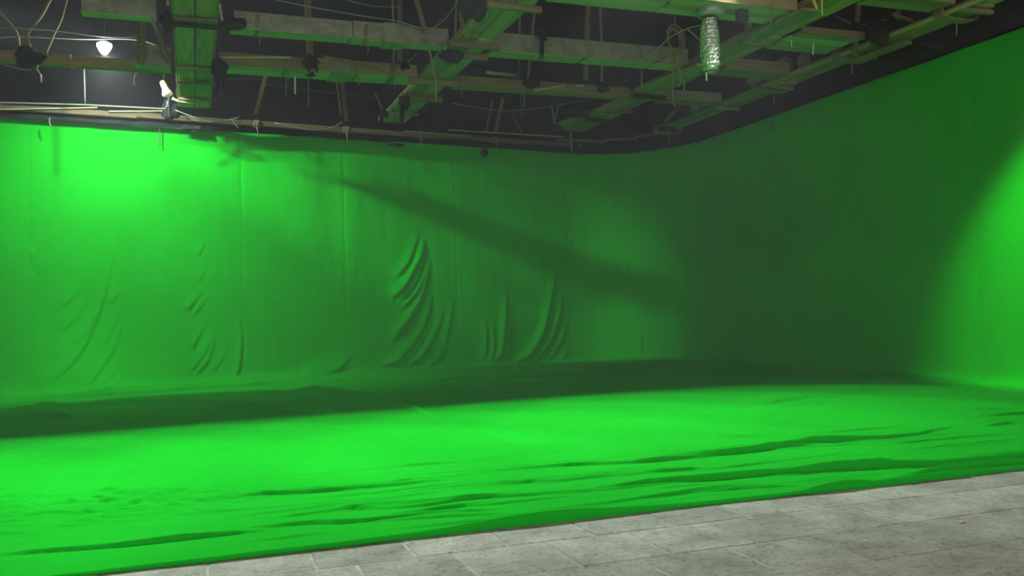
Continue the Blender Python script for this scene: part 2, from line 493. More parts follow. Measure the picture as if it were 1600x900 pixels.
# black valance above the curtain
def strip(s0, s1, zb, zt, off, ds=0.15, wav=0.03, n=5):
    ss = np.arange(s0, s1 + 1e-6, ds)
    V = []; Fq = []
    for i, s_ in enumerate(ss):
        x, y, nx, ny = [float(q) for q in path(s_)]
        for k in range(n):
            t = k / (n - 1)
            o_ = off + wav * float(vnoise(s_ * 2.3, t * 2 + 7)) + 0.05 * (1 - t)
            z = (zb(s_) if callable(zb) else zb) * (1 - t) + (zt(s_) if callable(zt) else zt) * t
            V.append((x + nx * o_, y + ny * o_, z))
    for i in range(len(ss) - 1):
        for k in range(n - 1): Fq.append((i * n + k, (i + 1) * n + k, (i + 1) * n + k + 1, i * n + k + 1))
    return V, Fq
zbv = lambda s_: 6.56 + 0.03 * float(vnoise(s_ * 0.6, 2.2)) + 0.012 * float(vnoise(s_ * 3, 5))
o = build('black_valance', strip(0, LA + 1.0, zbv, 6.83, 0.26), M_BLACK, None, True)
tag(o, 'black cloth valance along the top of the green back curtain', 'valance')
o = build('black_valance', strip(LA + 1.0, STOT, zbv, lambda s_: 6.92, 0.20), M_BLACK, None, True)
tag(o, 'deep black cloth valance along the top of the green side curtain', 'valance')
# dark masking drape far behind the rig
# ================================================================== floor cloth
def f4(L): return [(x * .4375, 580 + y * .4375) for x, y in L]
def f5(L): return [(600 + x * .4375, 580 + y * .4375) for x, y in L]
def f6(L): return [(1000 + x * .375, 580 + y * .375) for x, y in L]
FF = [  # (points, height, width)
 (f5([(100, 345), (300, 330), (500, 318)]), .025, .10),
 (f5([(0, 455), (250, 420), (500, 405), (640, 400), (900, 375), (1100, 360)]), .045, .10),
 (f5([(250, 380), (550, 350), (900, 330), (1150, 310), (1350, 290), (1600, 262)]), .055, .12),
 (f5([(-200, 500), (80, 495), (300, 465), (480, 455), (700, 440), (780, 428)]), .06, .10),
 (f6([(-160, 500), (0, 482), (350, 457), (620, 432), (900, 415), (1300, 395), (1600, 358), (1760, 340)]), .115, .13),
 (f5([(480, 510), (750, 485), (1000, 455), (1150, 435), (1350, 420)]), .05, .09),
 (f5([(0, 545), (300, 520), (500, 512)]), .035, .08),
 (f5([(0, 520), (200, 500), (420, 470)]), .035, .08),
 (f5([(1000, 180), (1100, 195), (1300, 220), (1550, 235)]), .045, .14),
 (f5([(900, 225), (1200, 240), (1600, 240)]), .045, .14),
 (f5([(1240, 140), (1310, 130), (1400, 118), (1500, 100), (1590, 85)]), .10, .18),
 (f5([(1230, 175), (1320, 168), (1450, 155)]), .04, .12),
 (f5([(450, 275), (600, 290), (700, 297)]), .03, .10),
 (f5([(950, 305), (1150, 290), (1380, 262)]), .03, .10),
 (f6([(0, 385), (250, 360), (450, 345), (700, 312), (1000, 285), (1150, 270), (1320, 237)]), .075, .14),
 (f6([(600, 318), (780, 305), (1000, 290)]), .05, .10),
 (f6([(640, 275), (820, 262), (1100, 240)]), .04, .10),
 (f6([(1000, 475), (1200, 432), (1400, 405), (1600, 388), (1800, 360)]), .085, .10),
 (f6([(700, 515), (830, 498), (970, 480)]), .06, .07),
 (f6([(1040, 470), (1200, 440), (1300, 420)]), .04, .07),
 (f6([(1340, 170), (1600, 160)]), .05, .16), (f6([(1400, 195), (1600, 182), (1700, 175)]), .06, .16), (f6([(1440, 238), (1560, 218)]), .06, .14),
 (f6([(960, 325), (1150, 300), (1300, 288), (1600, 262)]), .035, .10), (f6([(1250, 325), (1600, 285)]), .03, .10),
 (f6([(0, 545), (200, 520), (420, 500), (650, 485)]), .04, .08), (f6([(0, 440), (280, 415)]), .04, .08),
 (f4([(0, 668), (200, 650), (430, 632), (600, 612), (780, 592), (925, 578)]), .075, .11),
 (f4([(880, 572), (1100, 552), (1300, 545), (1600, 512), (1760, 500)]), .06, .10),
 (f4([(1000, 530), (1250, 500), (1600, 470)]), .04, .10), (f4([(1150, 495), (1400, 460), (1600, 430)]), .03, .10),
 (f4([(1300, 350), (1450, 345), (1600, 335)]), .02, .10), (f4([(1250, 410), (1420, 400), (1600, 395)]), .02, .10),
 (f4([(0, 365), (200, 345), (650, 290)]), .025, .10), (f4([(330, 360), (500, 330), (670, 300)]), .02, .10),
 (f4([(600, 380), (800, 355), (930, 345)]), .02, .09), (f4([(0, 480), (100, 440), (250, 400)]), .035, .08),
 # bunched ridges at the foot of the left curtain
 (z1([(0, 862), (140, 857), (550, 832), (1000, 832), (1406, 862)]), .11, .26),
 (z1([(0, 835), (270, 805), (700, 775), (1100, 745), (1406, 722)]), .09, .26),
 (z1([(350, 822), (900, 803), (1406, 787), (1700, 792)]), .11, .24),
 (z1([(0, 800), (150, 800), (420, 780), (780, 742), (1050, 712)]), .09, .26),
 (z1([(180, 840), (560, 820), (1000, 806), (1300, 800), (1650, 812)]), .10, .24),
 (z1([(0, 885), (150, 880), (330, 890)]), .09, .22), (z1([(40, 850), (200, 840), (330, 842)]), .09, .2),
 (z1([(650, 765), (900, 735), (1200, 715)]), .07, .24),
 (z2([(-100, 780), (200, 790), (350, 800), (520, 825)]), .10, .24),
 (z2([(-100, 800), (250, 806), (400, 820)]), .09, .22), (z2([(-150, 828), (200, 828), (480, 832)]), .09, .22),
 (z2([(-400, 862), (0, 857), (200, 863)]), .09, .2),
 (z2([(180, 680), (350, 676), (530, 660), (740, 650)]), .08, .3), (z2([(0, 735), (200, 725), (420, 712)]), .06, .3),
 (z2([(560, 760), (750, 738), (920, 740)]), .05, .3), (z2([(480, 740), (700, 720), (820, 695)]), .04, .3),
 (z3([(240, 580), (330, 550), (470, 535)]), .07, .3), (z3([(340, 590), (380, 560), (440, 545), (550, 523), (640, 525)]), .07, .3),
 (z3([(460, 580), (470, 550), (540, 525), (600, 530), (630, 555)]), .10, .3),
 (z3([(720, 515), (780, 535), (950, 545), (1100, 560)]), .10, .35), (z3([(1050, 560), (1300, 590), (1600, 603)]), .07, .3),
]
rf = random.Random(21)
def _rf(x0, x1, y0, y1, n, h0, h1, w0, w1, sl):
    for _ in range(n):
        x = rf.uniform(x0, x1); y = rf.uniform(y0, y1); L = rf.uniform(.6, 2.6); k_ = rf.uniform(-sl, sl)
        FFW.append(([(x, y), (x + L * .35, y + k_ * .35 * L + rf.uniform(-.02, .02)), (x + L * .7, y + k_ * .7 * L + rf.uniform(-.02, .02)), (x + L, y + k_ * L)], rf.uniform(h0, h1), rf.uniform(w0, w1)))
FFW = []
_rf(-.5, 8, 6.4, 8.6, 60, .008, .024, .04, .07, .06)
_rf(0, 10, 8.4, 12, 40, .006, .018, .06, .12, .08)
_rf(-6, 1.0, 17.0, 23, 26, .02, .05, .12, .16, .03)
_rf(1.5, 8, 18.0, 24, 20, .02, .05, .15, .25, .06)
RIDGE = [  # thin raised seams and the long diagonal tuck
 (f5([(-60, 85), (0, 105), (100, 132), (180, 175), (260, 210), (380, 245), (480, 285), (540, 315), (680, 330)]), .05, .07),
 (f4([(640, 155), (715, 165), (720, 190), (690, 245), (600, 365), (500, 500), (430, 600)]), .016, .022),
 (f4([(985, 170), (945, 300), (935, 420), (930, 600), (925, 690)]), .012, .02),
 (f4([(1215, 190), (1250, 300), (1300, 450), (1400, 590)]), .012, .02),
 (f4([(1440, 165), (1480, 215)]), .03, .03), (f4([(1460, 175), (1530, 200)]), .02, .03),
]
YE = 6.2
xs = np.concatenate([np.arange(-8.5, -4.6, 0.12), np.arange(-4.6, -3, .06), np.arange(-3, 9, .042), np.arange(9, XW + 0.001, 0.06)])
ys = np.concatenate([np.linspace(YE, YE + .10, 9)[:-1], np.arange(YE + .10, 9.2, .015), np.arange(9.2, 14, .034), np.arange(14, 24.6, .036), np.arange(24.6, 26.6, .15)])
X, Y = np.meshgrid(xs, ys, indexing='ij')
yb = np.where(X < XA, BK0 + BKS * X, CYC + np.sqrt(np.clip(RC ** 2 - (X - (XW - RC + math.sin(math.atan(BKS)) * RC)) ** 2, 0, None)))
yb = np.where(X >= XW - 0.03, CYC, yb)
Y = np.minimum(Y, yb + 0.0)
H = 0.012 + 0.006 * vnoise(X * 0.8, Y * 2.5) + 0.012 * np.abs(vnoise(X * 0.5 + 4, Y * 1.8))
fr = np.clip((Y - YE) / 0.5, 0, 1)
H += 0.004 * vnoise(X * 1.5, Y * 9) * fr
PUSH = np.zeros_like(X)
for grp, ridge, wld in ((FF, False, False), (FFW, False, True), (RIDGE, True, False)):
    for px, hgt, w in grp:
        P = px if wld else [tuple(onz(*q, 0.0)[:2]) for q in px]
        if grp is FF and P[0][1] < 13: hgt = hgt * .72; w = w * .8
        if grp is FF and P[0][1] >= 14: hgt = hgt * 1.35; w = w * .75
        P = [tuple(p) for p in smooth_poly(P, 5)]
        # small irregular wander
        P = [(p[0], p[1] + (0 if ridge else (0.25 if p[1] < 14 else .08) * w * float(vnoise(p[0] * 2.3, p[1] * .5 + hgt * 900)))) for p in P]
        xx = [p[0] for p in P]; yy = [p[1] for p in P]
        mk = (X > min(xx) - 4 * w) & (X < max(xx) + 4 * w) & (Y > min(yy) - 3 * w) & (Y < max(yy) + 5 * w)
        if not mk.any(): continue
        if P[-1][0] < P[0][0] and not ridge: P = P[::-1]
        d, t = dist_poly(X[mk], Y[mk], P)       # d > 0 on the far side
        fade = np.sin(np.pi * np.clip(t * .94 + .03, 0, 1)) ** 0.55 * (0.85 + (0.3 if P[0][1] < 14 else .12) * vnoise(X[mk] * 1.7 + hgt * 77, Y[mk] * 0 + w * 31))
        fade = np.where((t <= 0) | (t >= 1), fade * np.exp(-(d / w) ** 2), fade)
        if ridge:
            H[mk] += hgt * fade * np.exp(-(d / w) ** 2)
        else:
            front = np.clip(1 + d / (w * .32), 0, 1); front = front * front * (3 - 2 * front)
            back = np.exp(-(np.clip(d, 0, None) / (w * 1.15)) ** 1.5)
            add = 1.0 * hgt * fade * np.where(d < 0, front, back)
            H[mk] += add
            PUSH[mk] += add * np.where(d < 0, 1.0, np.exp(-d / (w * .5))) * (.6 if P[0][1] < 14 else 0)
# crumpled corner
cm = onz(130, 800, 0)
mask = np.exp(-(((X - cm[0]) / 1.5) ** 2 + ((Y - cm[1] - .15) / 0.95) ** 2) ** 1.5)
cr = np.zeros_like(X)
for k, (sc, am) in enumerate(((3.6, .030), (6.5, .026), (12, .016))):
    c_, s_ = math.cos(-.5 + .55 * k), math.sin(-.5 + .55 * k)
    u_ = (X * c_ - Y * s_) * sc * .5; v_ = (X * s_ + Y * c_) * sc * 1.6
    cr += am * (1 - np.abs(vnoise(u_ + 11 * k, v_ + 5 * k)) * 3.2).clip(0, 1)
H += mask * cr * 1.15
# hem: a low roll standing on the concrete, wavy in height
hem = 0.022 + 0.018 * np.clip(vnoise(X * 0.9 + 2, 0 * X), -0.6, 1) + 0.06 * np.exp(-((X - 2.6) / .8) ** 2) + 0.03 * np.exp(-((X - 6.3) / 1.0) ** 2)
H += hem * np.exp(-((Y - YE - .03) / .06) ** 2)
H = np.where(Y <= YE + .0001, 0.003, np.where(Y < YE + .02, np.minimum(H, .012 + hem * .7), H))
H = np.maximum(H, 0.003)
Yw = Y + np.where(Y <= YE + .0001, .035, 0) - np.minimum(PUSH, .12) * np.clip((Y - YE - .06) / .2, 0, 1) * np.clip((yb - Y) / .5, 0, 1) + 0.03 * vnoise(X * 0.5, 0 * X + 3) * np.clip(1 - (Y - YE) / 1.0, 0, 1) + 0.008 * vnoise(X * 4, 0 * X + 8) * np.clip(1 - (Y - YE) / .2, 0, 1)
V = np.stack([X, Yw, H], -1).reshape(-1, 3)
ny_ = len(ys)
I = (np.arange(len(xs) - 1)[:, None] * ny_ + np.arange(ny_ - 1)[None, :]).ravel()
Fq = np.stack([I, I + ny_, I + ny_ + 1, I + 1], -1)
o = build('floor_cloth', (V, Fq), M_FLOORCLOTH, None, True)
tag(o, 'wrinkled chroma green cloth spread over the stage floor', 'cloth')

# scrap on the concrete
p = onz(1505, 817, 0)
v = [(p[0] - .035, p[1], .004), (p[0] - .01, p[1] - .015, .012), (p[0] + .02, p[1] + .005, .005), (p[0] + .04, p[1] - .01, .014), (p[0] + .03, p[1] + .03, .006), (p[0], p[1] + .02, .016), (p[0] - .03, p[1] + .025, .005)]
o = build('paper_scrap', (v + [(a, b, c - .004) for a, b, c in v], [(0, 1, 5, 6), (1, 2, 4, 5), (2, 3, 4), (13, 12, 8, 7), (12, 11, 9, 8), (11, 10, 9)]), M_SCRAP)
tag(o, 'small crumpled pink paper scrap on the concrete slabs', 'litter')

# ================================================================== lamps
def aim(o, src, dst):
    d = Vector(dst) - Vector(src)
    o.rotation_euler = d.to_track_quat('-Z', 'Y').to_euler()
def spot(parent, src, dst, watts, half, blend, radius=.12, col=LAMP_COL, name='lamp_spot'):
    l = bpy.data.lights.new(name, 'SPOT')
    l.energy = watts; l.spot_size = 2 * math.radians(half); l.spot_blend = blend; l.shadow_soft_size = radius; l.color = col
    o = bpy.data.objects.new(name, l); COL.objects.link(o)
    off = Vector(OFF[parent.name]); o.parent = parent
    o.location = Vector(src) - off
    aim(o, src, dst)
    return o
def flood(loc, dst, label, watts, half, blend, group=None, hang=True, size=.22, radius=.15, col=LAMP_COL, lname='flood_offscreen'):
    """box flood: tapered housing, glass, yoke, pole to the roof"""
    t = thing('studio_floodlight', label, 'floodlight', loc, group)
    L = np.array(loc, float); d = np.array(dst, float) - L; d /= np.linalg.norm(d)
    s = np.cross(d, (0.1, 0.2, 1)); s /= np.linalg.norm(s); u = np.cross(s, d)
    V = []
    for dist, a in ((-.30, .45), (-.26, .55), (-.04, 1.0), (0.0, 1.05), (0.0, .92), (-.03, .88)):
        for i, j in ((-1, -1), (1, -1), (1, 1), (-1, 1)): V.append(L + d * dist + s * i * size * a + u * j * size * a * .8)
    f = [(0, 3, 2, 1)]
    for k in range(5):
        for i in range(4): f.append((k * 4 + i, k * 4 + (i + 1) % 4, (k + 1) * 4 + (i + 1) % 4, (k + 1) * 4 + i))
    hs_ = build('housing', (V, f), M_METAL, t)
    build('glass', ([V[20 + i] for i in range(4)], [(0, 1, 2, 3)]), M_LENS, hs_)
    y0 = L - d * .12
    top = np.array([L[0], L[1], L[2] + .42]) - d * .12 * np.array([1, 1, 0])
    build('yoke', join([tube([y0 + s * size * 1.05, y0 + s * size * 1.15 + (0, 0, .15), top + s * .1, top], .014), tube([y0 - s * size * 1.05, y0 - s * size * 1.15 + (0, 0, .15), top - s * .1, top], .014)]), M_METAL, t)
    if hang:
        build('pole', tube([top - (0, 0, .02), (top[0], top[1], ZC)], .02, 8), M_METAL, t)
    spot(t, L + d * .03, dst, watts, half, blend, radius, col, lname)
    return t
for k in range(7):
    x = -5.6 + 2.4 * k
    y = 11.7 + 0.12 * x
    flood((x, y, 7.6), (x, y - 2.1, 0), 'box floodlight hung from the roof and turned straight down on the floor cloth', FLOOR_W, 37, 0.22, 'overhead floor floodlights', True, .26, .3, lname='floor_flood_%d_offscreen' % (k + 1))
flood((-6.5, 21.2, 9.35), (4.3, 25.0, 5.1), 'box floodlight hung high at the far end of the back curtain', FAR_W, 12.8, 1.0, lname='back_curtain_flood_offscreen')
flood((11.2, 8.0, 7.0), (14.2, 10.3, 3.5), 'box floodlight hung beside the green side curtain and turned on it', RIGHT_W, 22, 0.6, col=(.8, 1.0, .45), lname='side_curtain_flood_offscreen')


# bare bright lamp among the beams
lp = ony(163, 73, 20.9)
hot = thing('bare_work_lamp', 'glaring bare white lamp hanging among the timber beams', 'lamp', tuple(lp))
build('bulb', lathe(lp, [(.03, -.17), (.06, -.15), (.11, -.08), (.15, .0), (.15, .06), (.07, .09)], 16), M_BULB, hot, True)
build('socket', lathe(lp, [(.075, .09), (.08, .12), (.05, .16), (.045, .24)], 14), M_METAL, hot)
build('cord', tube([lp + (0, 0, .24), lp + (.01, 0, .6), (lp[0], lp[1], ZC)], .01), M_WIRED, hot)
spot(hot, lp + np.array((0, .24, -.08)), (-1.2, 24.4, 3.0), HOT_W, 68, 1.0, .06)
l = bpy.data.lights.new('bulb_light', 'POINT'); l.energy = OMNI_W; l.shadow_soft_size = .06; l.color = LAMP_COL
o = bpy.data.objects.new('bulb_light', l); COL.objects.link(o); o.parent = hot; o.location = (0, 0, -.26)

# ================================================================== overhead rig
ZU = 6.9
jit = lambda a: random.uniform(-a, a)
def walkway(xc, w, y0, y1, label, planks_y, cleats, lane=2, zu=ZU, ymid=None):
    t = thing('plank_walkway', label, 'walkway', (xc, (y0 + y1) / 2, zu))
    lw = w / lane
    for l in range(lane):
        xa = xc - w / 2 + lw * (l + .5)
        cuts_ = [y0] + [c + jit(.12) for c in planks_y] + [y1]
        for i in range(len(cuts_) - 1):
            lap = .03 if i % 2 else 0
            build('plank', bar((xa + jit(.012), cuts_[i] + .012, zu + .025 + lap + jit(.006)), (xa + jit(.012), cuts_[i + 1] - .012, zu + .025 + lap + jit(.006)), lw - .022, .05), M_WOODY, t)
    for y, h, wd, mt in cleats:
        build('cleat', bar((xc - wd / 2, y, zu - h / 2 - .002), (xc + wd / 2, y + jit(.05), zu - h / 2 - .002), .12, h), mt, t)
    for sd in (-1, 1):
        build('stringer', bar((xc + sd * (w / 2 + .012), y0, zu + .11), (xc + sd * (w / 2 + .012), y1, zu + .11), .05, .12), M_WOODY, t)
    return t
walkway(.12, .70, 10.5, 23.4, 'plank walkway under the roof that ends above the bright part of the back curtain', (13.2, 16.55, 19.35, 20.9, 22.1),
        [(14.6, .05, .78, M_BROWN), (16.35, .05, .74, M_BROWN), (19.55, .06, .74, M_WOODX), (20.75, .04, .7, M_BROWN), (22.3, .05, .72, M_BROWN)])
lashwalk = walkway(5.28, .68, 10.5, 24.0, 'plank walkway under the roof hung with the brown lashed cleats and ropes', (14.4, 16.1, 18.0, 19.9, 22.0),
        [(14.1, .10, 1.0, M_BROWN), (16.4, .10, 1.05, M_BROWN), (17.05, .12, .95, M_BROWN), (19.2, .13, 1.3, M_BROWN), (20.6, .16, 1.0, M_BROWN), (22.6, .06, .8, M_WOODX)])
walkway(10.75, .66, 10.5, 23.9, 'plank walkway under the roof behind the foil wrapped duct', (13.2, 14.45, 16.7, 18.9, 19.9, 21.6, 22.5),
        [(14.9, .05, .7, M_BROWN), (16.8, .08, .8, M_BROWN), (19.3, .08, .85, M_BLACK), (21.0, .07, .8, M_BROWN), (22.0, .08, .9, M_BLACK)])

# walkway along the side curtain
sidewalk = t = thing('side_walkway', 'rough plank walkway running above the top of the green side curtain', 'walkway', (13.55, 16, ZU))
yy = 7.5
k = 0
while yy < 22.0:
    L = min(random.uniform(2.0, 2.9), 22.5 - yy)
    for l in (0, 1):
        xa = 13.26 + .34 * l + jit(.02)
        dz = (.05 if k % 2 else 0) + jit(.015)
        build('plank', bar((xa + jit(.05), yy - .15, ZU + .03 + dz), (xa + jit(.05), yy + L + .1, ZU + .03 + dz + jit(.03)), .32 + jit(.02), .05), M_WOODY, t)
    build('cleat', bar((13.1, yy, ZU - .05), (13.78, yy + jit(.1), ZU - .05), .10, .08), M_BROWN, t)
    yy += L; k += 1
build('edge_pole', tube([(13.06, 7.5, ZU + .02), (13.08, 12, ZU - .01), (13.04, 17, ZU + .03), (13.08, 22.4, ZU)], [.06, .055, .06, .05], 8), M_WOODY, t, True)
# corner pieces turn with the curtain
cs = [path(LA - .6), path(LA + 1.3), path(LA + LC * .5), path(LA + LC * .8)]
cp = [np.array([float(c[0] + c[2] * .55), float(c[1] + c[3] * .55), ZU - .022]) for c in cs]
for i in range(3):
    o = build('corner_plank', bar(cp[i] + (0, 0, .05 * i), cp[i + 1] + (0, 0, .05 * i), .26, .05), M_WOODX)
    tag(o, ['weathered plank bridging the curtain corner from the back rail', 'weathered plank at the middle of the curtain corner', 'weathered plank bridging the curtain corner to the side walkway'][i], 'plank')

# cross beams ("rows") between the walkways: boxed from boards
def boxed_beam(x0, x1, yf, dep, zb, h, label, msd, mbt, group=None, tape=(), slope=0.0, nb=2, wrap=None):
    t = thing('boxed_beam', label, 'beam', ((x0 + x1) / 2, yf - dep / 2, zb), group)
    n = max(1, round((x1 - x0) / 2.3))
    e = [x0 + (x1 - x0) * i / n + (jit(.2) if 0 < i < n else 0) for i in range(n + 1)]
    for i in range(n):
        a, b = e[i] + .008, e[i + 1] - .008
        dz = jit(.012)
        build('side_board', bar((a, yf - dep + .02 + jit(.008), zb + h / 2 + dz), (b, yf - dep + .02 + jit(.008), zb + h / 2 + dz + jit(.008)), .04, h), msd, t)
        for q in range(nb):
            bw = (dep - .05) / nb
            yc = yf - dep + .045 + bw * (q + .5)
            build('bottom_board', bar((a + jit(.06), yc, zb + .02 + jit(.006)), (b - abs(jit(.1)), yc, zb + .02 + jit(.006)), bw - .012, .035), mbt, t)
        build('back_board', bar((a, yf - .02, zb + h / 2), (b, yf - .02, zb + h / 2), .035, h * .9), mbt, t)
    for xt, wt in tape:
        build('plastic_wrap', box(xt, xt + wt, yf - dep - .025, yf + .02, zb - .03, zb + h + .02), M_PLASTIC, t)
    return t
# beams nearest the back rail
boxed_beam(-6.2, -.35, 20.35, .26, 6.93, .22, 'olive timber beam running under the bare lamp', M_WOODX, M_WOODX, nb=1)
ragged = boxed_beam(.58, 4.8, 19.85, .74, 6.9, .27, 'timber beam with ragged brown side boards and green lit underside, between the two plank walkways', M_WOODX, M_PALE, tape=((2.9, .42),), nb=2)
taped = boxed_beam(5.75, 10.35, 19.95, .36, 6.9, .24, 'timber beam with an orange taped joint beyond the lashed walkway', M_WOODX, M_WOODX, nb=1)
boxed_beam(11.25, 12.95, 20.0, .55, 6.9, .22, 'short timber beam under plastic beside the side walkway', M_PLASTIC, M_WOODX, nb=2)
# middle beams with dusty plastic on their sides
deepbox = boxed_beam(-1.72, -.52, 16.85, .30, 6.93, .42, 'short deep beam box with grey plastic side and open bottom next to the walkway', M_PLASTIC, M_PALE, nb=1)
greybox = boxed_beam(.78, 4.85, 17.1, .42, 6.9, .33, 'long beam box with dusty grey plastic side and green lit underside', M_PLASTIC, M_PALE, tape=((3.55, .42),), nb=1)
boxed_beam(5.75, 10.3, 17.2, .50, 6.9, .36, 'long beam box sheathed in crumpled clear plastic beyond the lashed walkway', M_PLASTIC, M_PALE, nb=1)
boxed_beam(11.25, 12.95, 17.3, .60, 6.9, .26, 'short plank beam between the plank walkway and the side walkway', M_WOODX, M_WOODX, nb=2)
# near beams
boxed_beam(5.75, 10.3, 13.85, .85, 6.9, .2, 'wide boarded beam overhead that carries the foil wrapped duct', M_WOODX, M_PALE, nb=3)
boxed_beam(11.25, 12.80, 15.25, 1.15, 6.92, .14, 'broad green lit board deck beside the side walkway', M_WOODX, M_PALE, nb=4)
boxed_beam(11.25, 12.95, 12.6, .6, 6.95, .2, 'short boarded deck nearest the open stage beside the side walkway', M_WOODX, M_WOODX, nb=2)
# small box right of the lamp and open shelf box
a = ony(206, 98, 19.0); b = ony(266, 72, 19.0)
wrapbox = t = thing('plastic_wrapped_box', 'small grey plastic wrapped box hanging beside the walkway near the lamp', 'box', (a[0], 19.1, a[2]))
build('front_panel', bar((a[0], 19.02, (a[2] + b[2]) / 2 + .02), (b[0], 19.02, (a[2] + b[2]) / 2 - .02), .04, b[2] - a[2]), M_PLASTIC, t)
build('bottom_board', bar((a[0], 19.22, a[2] + .02), (b[0], 19.22, a[2] - .02), .36, .03), M_PALE, t)
build('top_board', bar((a[0], 19.22, b[2] + .02), (b[0], 19.22, b[2] - .02), .36, .03), M_PLASTIC, t)
build('hanger', tube([(a[0] + .1, 19.2, b[2]), (a[0] + .1, 19.2, ZC)], .015), M_WOODZ, t)

# curtain rail poles
xr = -9.6
k = 0
RL = ['outermost squared timber of the curtain rail, past the end of the olive beam', 'squared timber of the curtain rail next to the outermost one',
      'squared rail timber below the S shaped steel hook', 'squared rail timber below the end of the first plank walkway',
      'squared rail timber between the leaning brown post and the middle post', 'squared rail timber under the end of the lashed walkway',
      'squared rail timber under the loose plank of the far walkway', 'last squared rail timber before the curtain corner']
while xr < XA - .2:
    L = 2.55 if k % 2 else 2.9
    p0 = np.array([xr, BK0 + BKS * xr - .42, 6.79 + jit(.015)]); x1 = min(xr + L - .004, XA + .1)
    p1 = np.array([x1, BK0 + BKS * x1 - .42, 6.77 + jit(.02)])
    o = build('curtain_rail_timber', bar(p0, p1, .13, .14 + jit(.01)), M_RAIL)
    tag(o, RL[k], 'timber', 'curtain rail timbers above the back curtain')
    xr += L; k += 1
# pale battens and conduit lying along the rail
def rail_line(px, off, w, h, mat, name, label, cat):
    P = [onback(*q, off) for q in px]
    o = build(name, bar(P[0], P[1], w, h), mat)
    return tag(o, label, cat)
rail_line([(0, 171), (152, 168)], .55, .03, .03, M_PALE, 'pale_batten', 'short pale batten leaning along the curtain rail end', 'batten')
rail_line([(170, 174), (254, 173.5)], .55, .03, .03, M_PALE, 'pale_batten', 'pale yellow batten along the curtain rail below the bare lamp', 'batten')
rail_line([(632, 205), (740, 213)], .55, .04, .04, M_PALE, 'pale_batten', 'pale batten along the curtain rail beside the lashed walkway', 'batten')
rail_line([(1055, 222), (1010, 233)], 1.0, .05, .03, M_PALE, 'pale_batten', 'pale batten under the planks at the curtain corner', 'batten')
P = [onback(0, 160, .6), onback(130, 163.5, .6), onback(258, 170, .6), onback(261, 165, .6), onback(262, 158, .6)]
tag(build('steel_conduit', tube(P, .018), M_WIRE), 'thin bright conduit running level above the curtain rail', 'conduit')
rail_line([(700, 203), (880, 214)], .6, .03, .03, M_PALE, 'thin_lath', 'thin grey lath along the top of the curtain rail past the lashed walkway', 'lath')
rail_line([(360, 185), (372, 200)], .6, .02, .02, M_STEEL, 'steel_clip', 'small bright clip at a joint of the curtain rail', 'clip')
# pole along the ragged beam and pale slat
P = [ony(345, 90, 19.06), ony(455, 90, 19.06)]
build('slat', bar(P[0], P[1], .03, .05), M_PALE, ragged)['label'] = 'yellowish loose slat'
P = [ony(505, 88, 19.06), ony(600, 110, 19.06)]
build('slat', bar(P[0], P[1], .03, .06), M_WOODX, ragged)['label'] = 'long brown slat slanting across the beam'
P = [ony(835, 141, 19.5), ony(883, 134, 19.5)]
build('slat', bar(P[0], P[1], .03, .04), M_ORANGE, taped)['label'] = 'orange slat on the side of the beam'
P = [ony(900, 134, 19.5), ony(912, 134, 19.5)]
build('tape', bar(P[0], P[1], .05, .06), M_ORANGE, taped)['label'] = 'patch of orange tape'
P = [ony(760, 113, 21.5), ony(812, 118, 21.5)]
t = thing('silver_pipe', 'short silver pipe slung behind the lashed walkway', 'pipe', tuple(P[0]))
build('pipe', tube([P[0], P[1]], .05, 10), M_GREYM, t, True)
build('sling', join([tube([q, (q[0], q[1], ZC)], .01) for q in (P[0] * .8 + P[1] * .2, P[0] * .2 + P[1] * .8)]), M_WIRED, t)
P = [ony(228, 93, 19.6), ony(258, 95, 19.6)]
build('tube', tube([P[0], P[1]], .05, 10), M_WHITE, wrapbox)['label'] = 'short white tube below the box'

# hanging timbers and ropes: (points in picture, plane y, radius/width, kind, label, to_roof)
def hang(px, yp, w, kind, label, roof=True, mat=None):
    P = [ony(x, y, yp + (0.02 * i)) for i, (x, y) in enumerate(px)]
    if roof:
        a, b = P[0], P[1]
        d = a - b; tt = (ZC - a[2]) / max(d[2], .05)
        top = a + d * min(tt, 12); top[2] = ZC
        top[0] = a[0] + np.clip(top[0] - a[0], -1.0, 1.0)
        P = [top] + P
    if kind == 'hanger_post':
        o = build(kind, join([bar(P[i], P[i + 1], w, w * .8, (0, 1, 0)) for i in range(len(P) - 1)]), mat or M_WOODZ)
        cat = 'post'
    elif kind in ('cable', 'hanging_wire'):
        o = build(kind, tube(P if roof else smooth_poly(P, 4), w / 2, 5), mat or M_WIRE, None, True); cat = 'cable' if kind == 'cable' else 'wire'
    else:
        o = build(kind, tube(smooth_poly(P, 3), w / 2, 6), mat or M_ROPE, None, True); cat = 'rope'
    return tag(o, label, cat)
hang([(481, 5), (485, 88)], 19.02, .14, 'hanger_post', 'thick brown post hanging down to the black knot on the ragged beam')
hang([(625, 8), (625, 95)], 19.02, .10, 'hanger_post', 'straight brown post hanging past both beams before the lashed walkway')
hang([(653, 8), (664, 48)], 16.48, .08, 'hanger_post', 'short slanting brown post that ends in a rope knot')
hang([(664, 48), (671, 80), (677, 105), (681, 135), (681, 160)], 16.5, .045, 'hanging_rope', 'rope trailing from the slanting post over the lashed walkway', False)
hang([(614, 20), (616, 60), (615, 98)], 19.2, .05, 'hanging_rope', 'knotted rope hanging beside the straight brown post')
hang([(713, 20), (711, 66)], 17.0, .05, 'hanging_rope', 'thin rope strand falling to the brown cleat of the lashed walkway')
hang([(719, 5), (724, 62)], 16.9, .08, 'hanger_post', 'brown post standing on the lashed walkway')
hang([(739, 0), (738, 48)], 17.5, .05, 'hanger_post', 'slim brown post behind the lashed walkway')
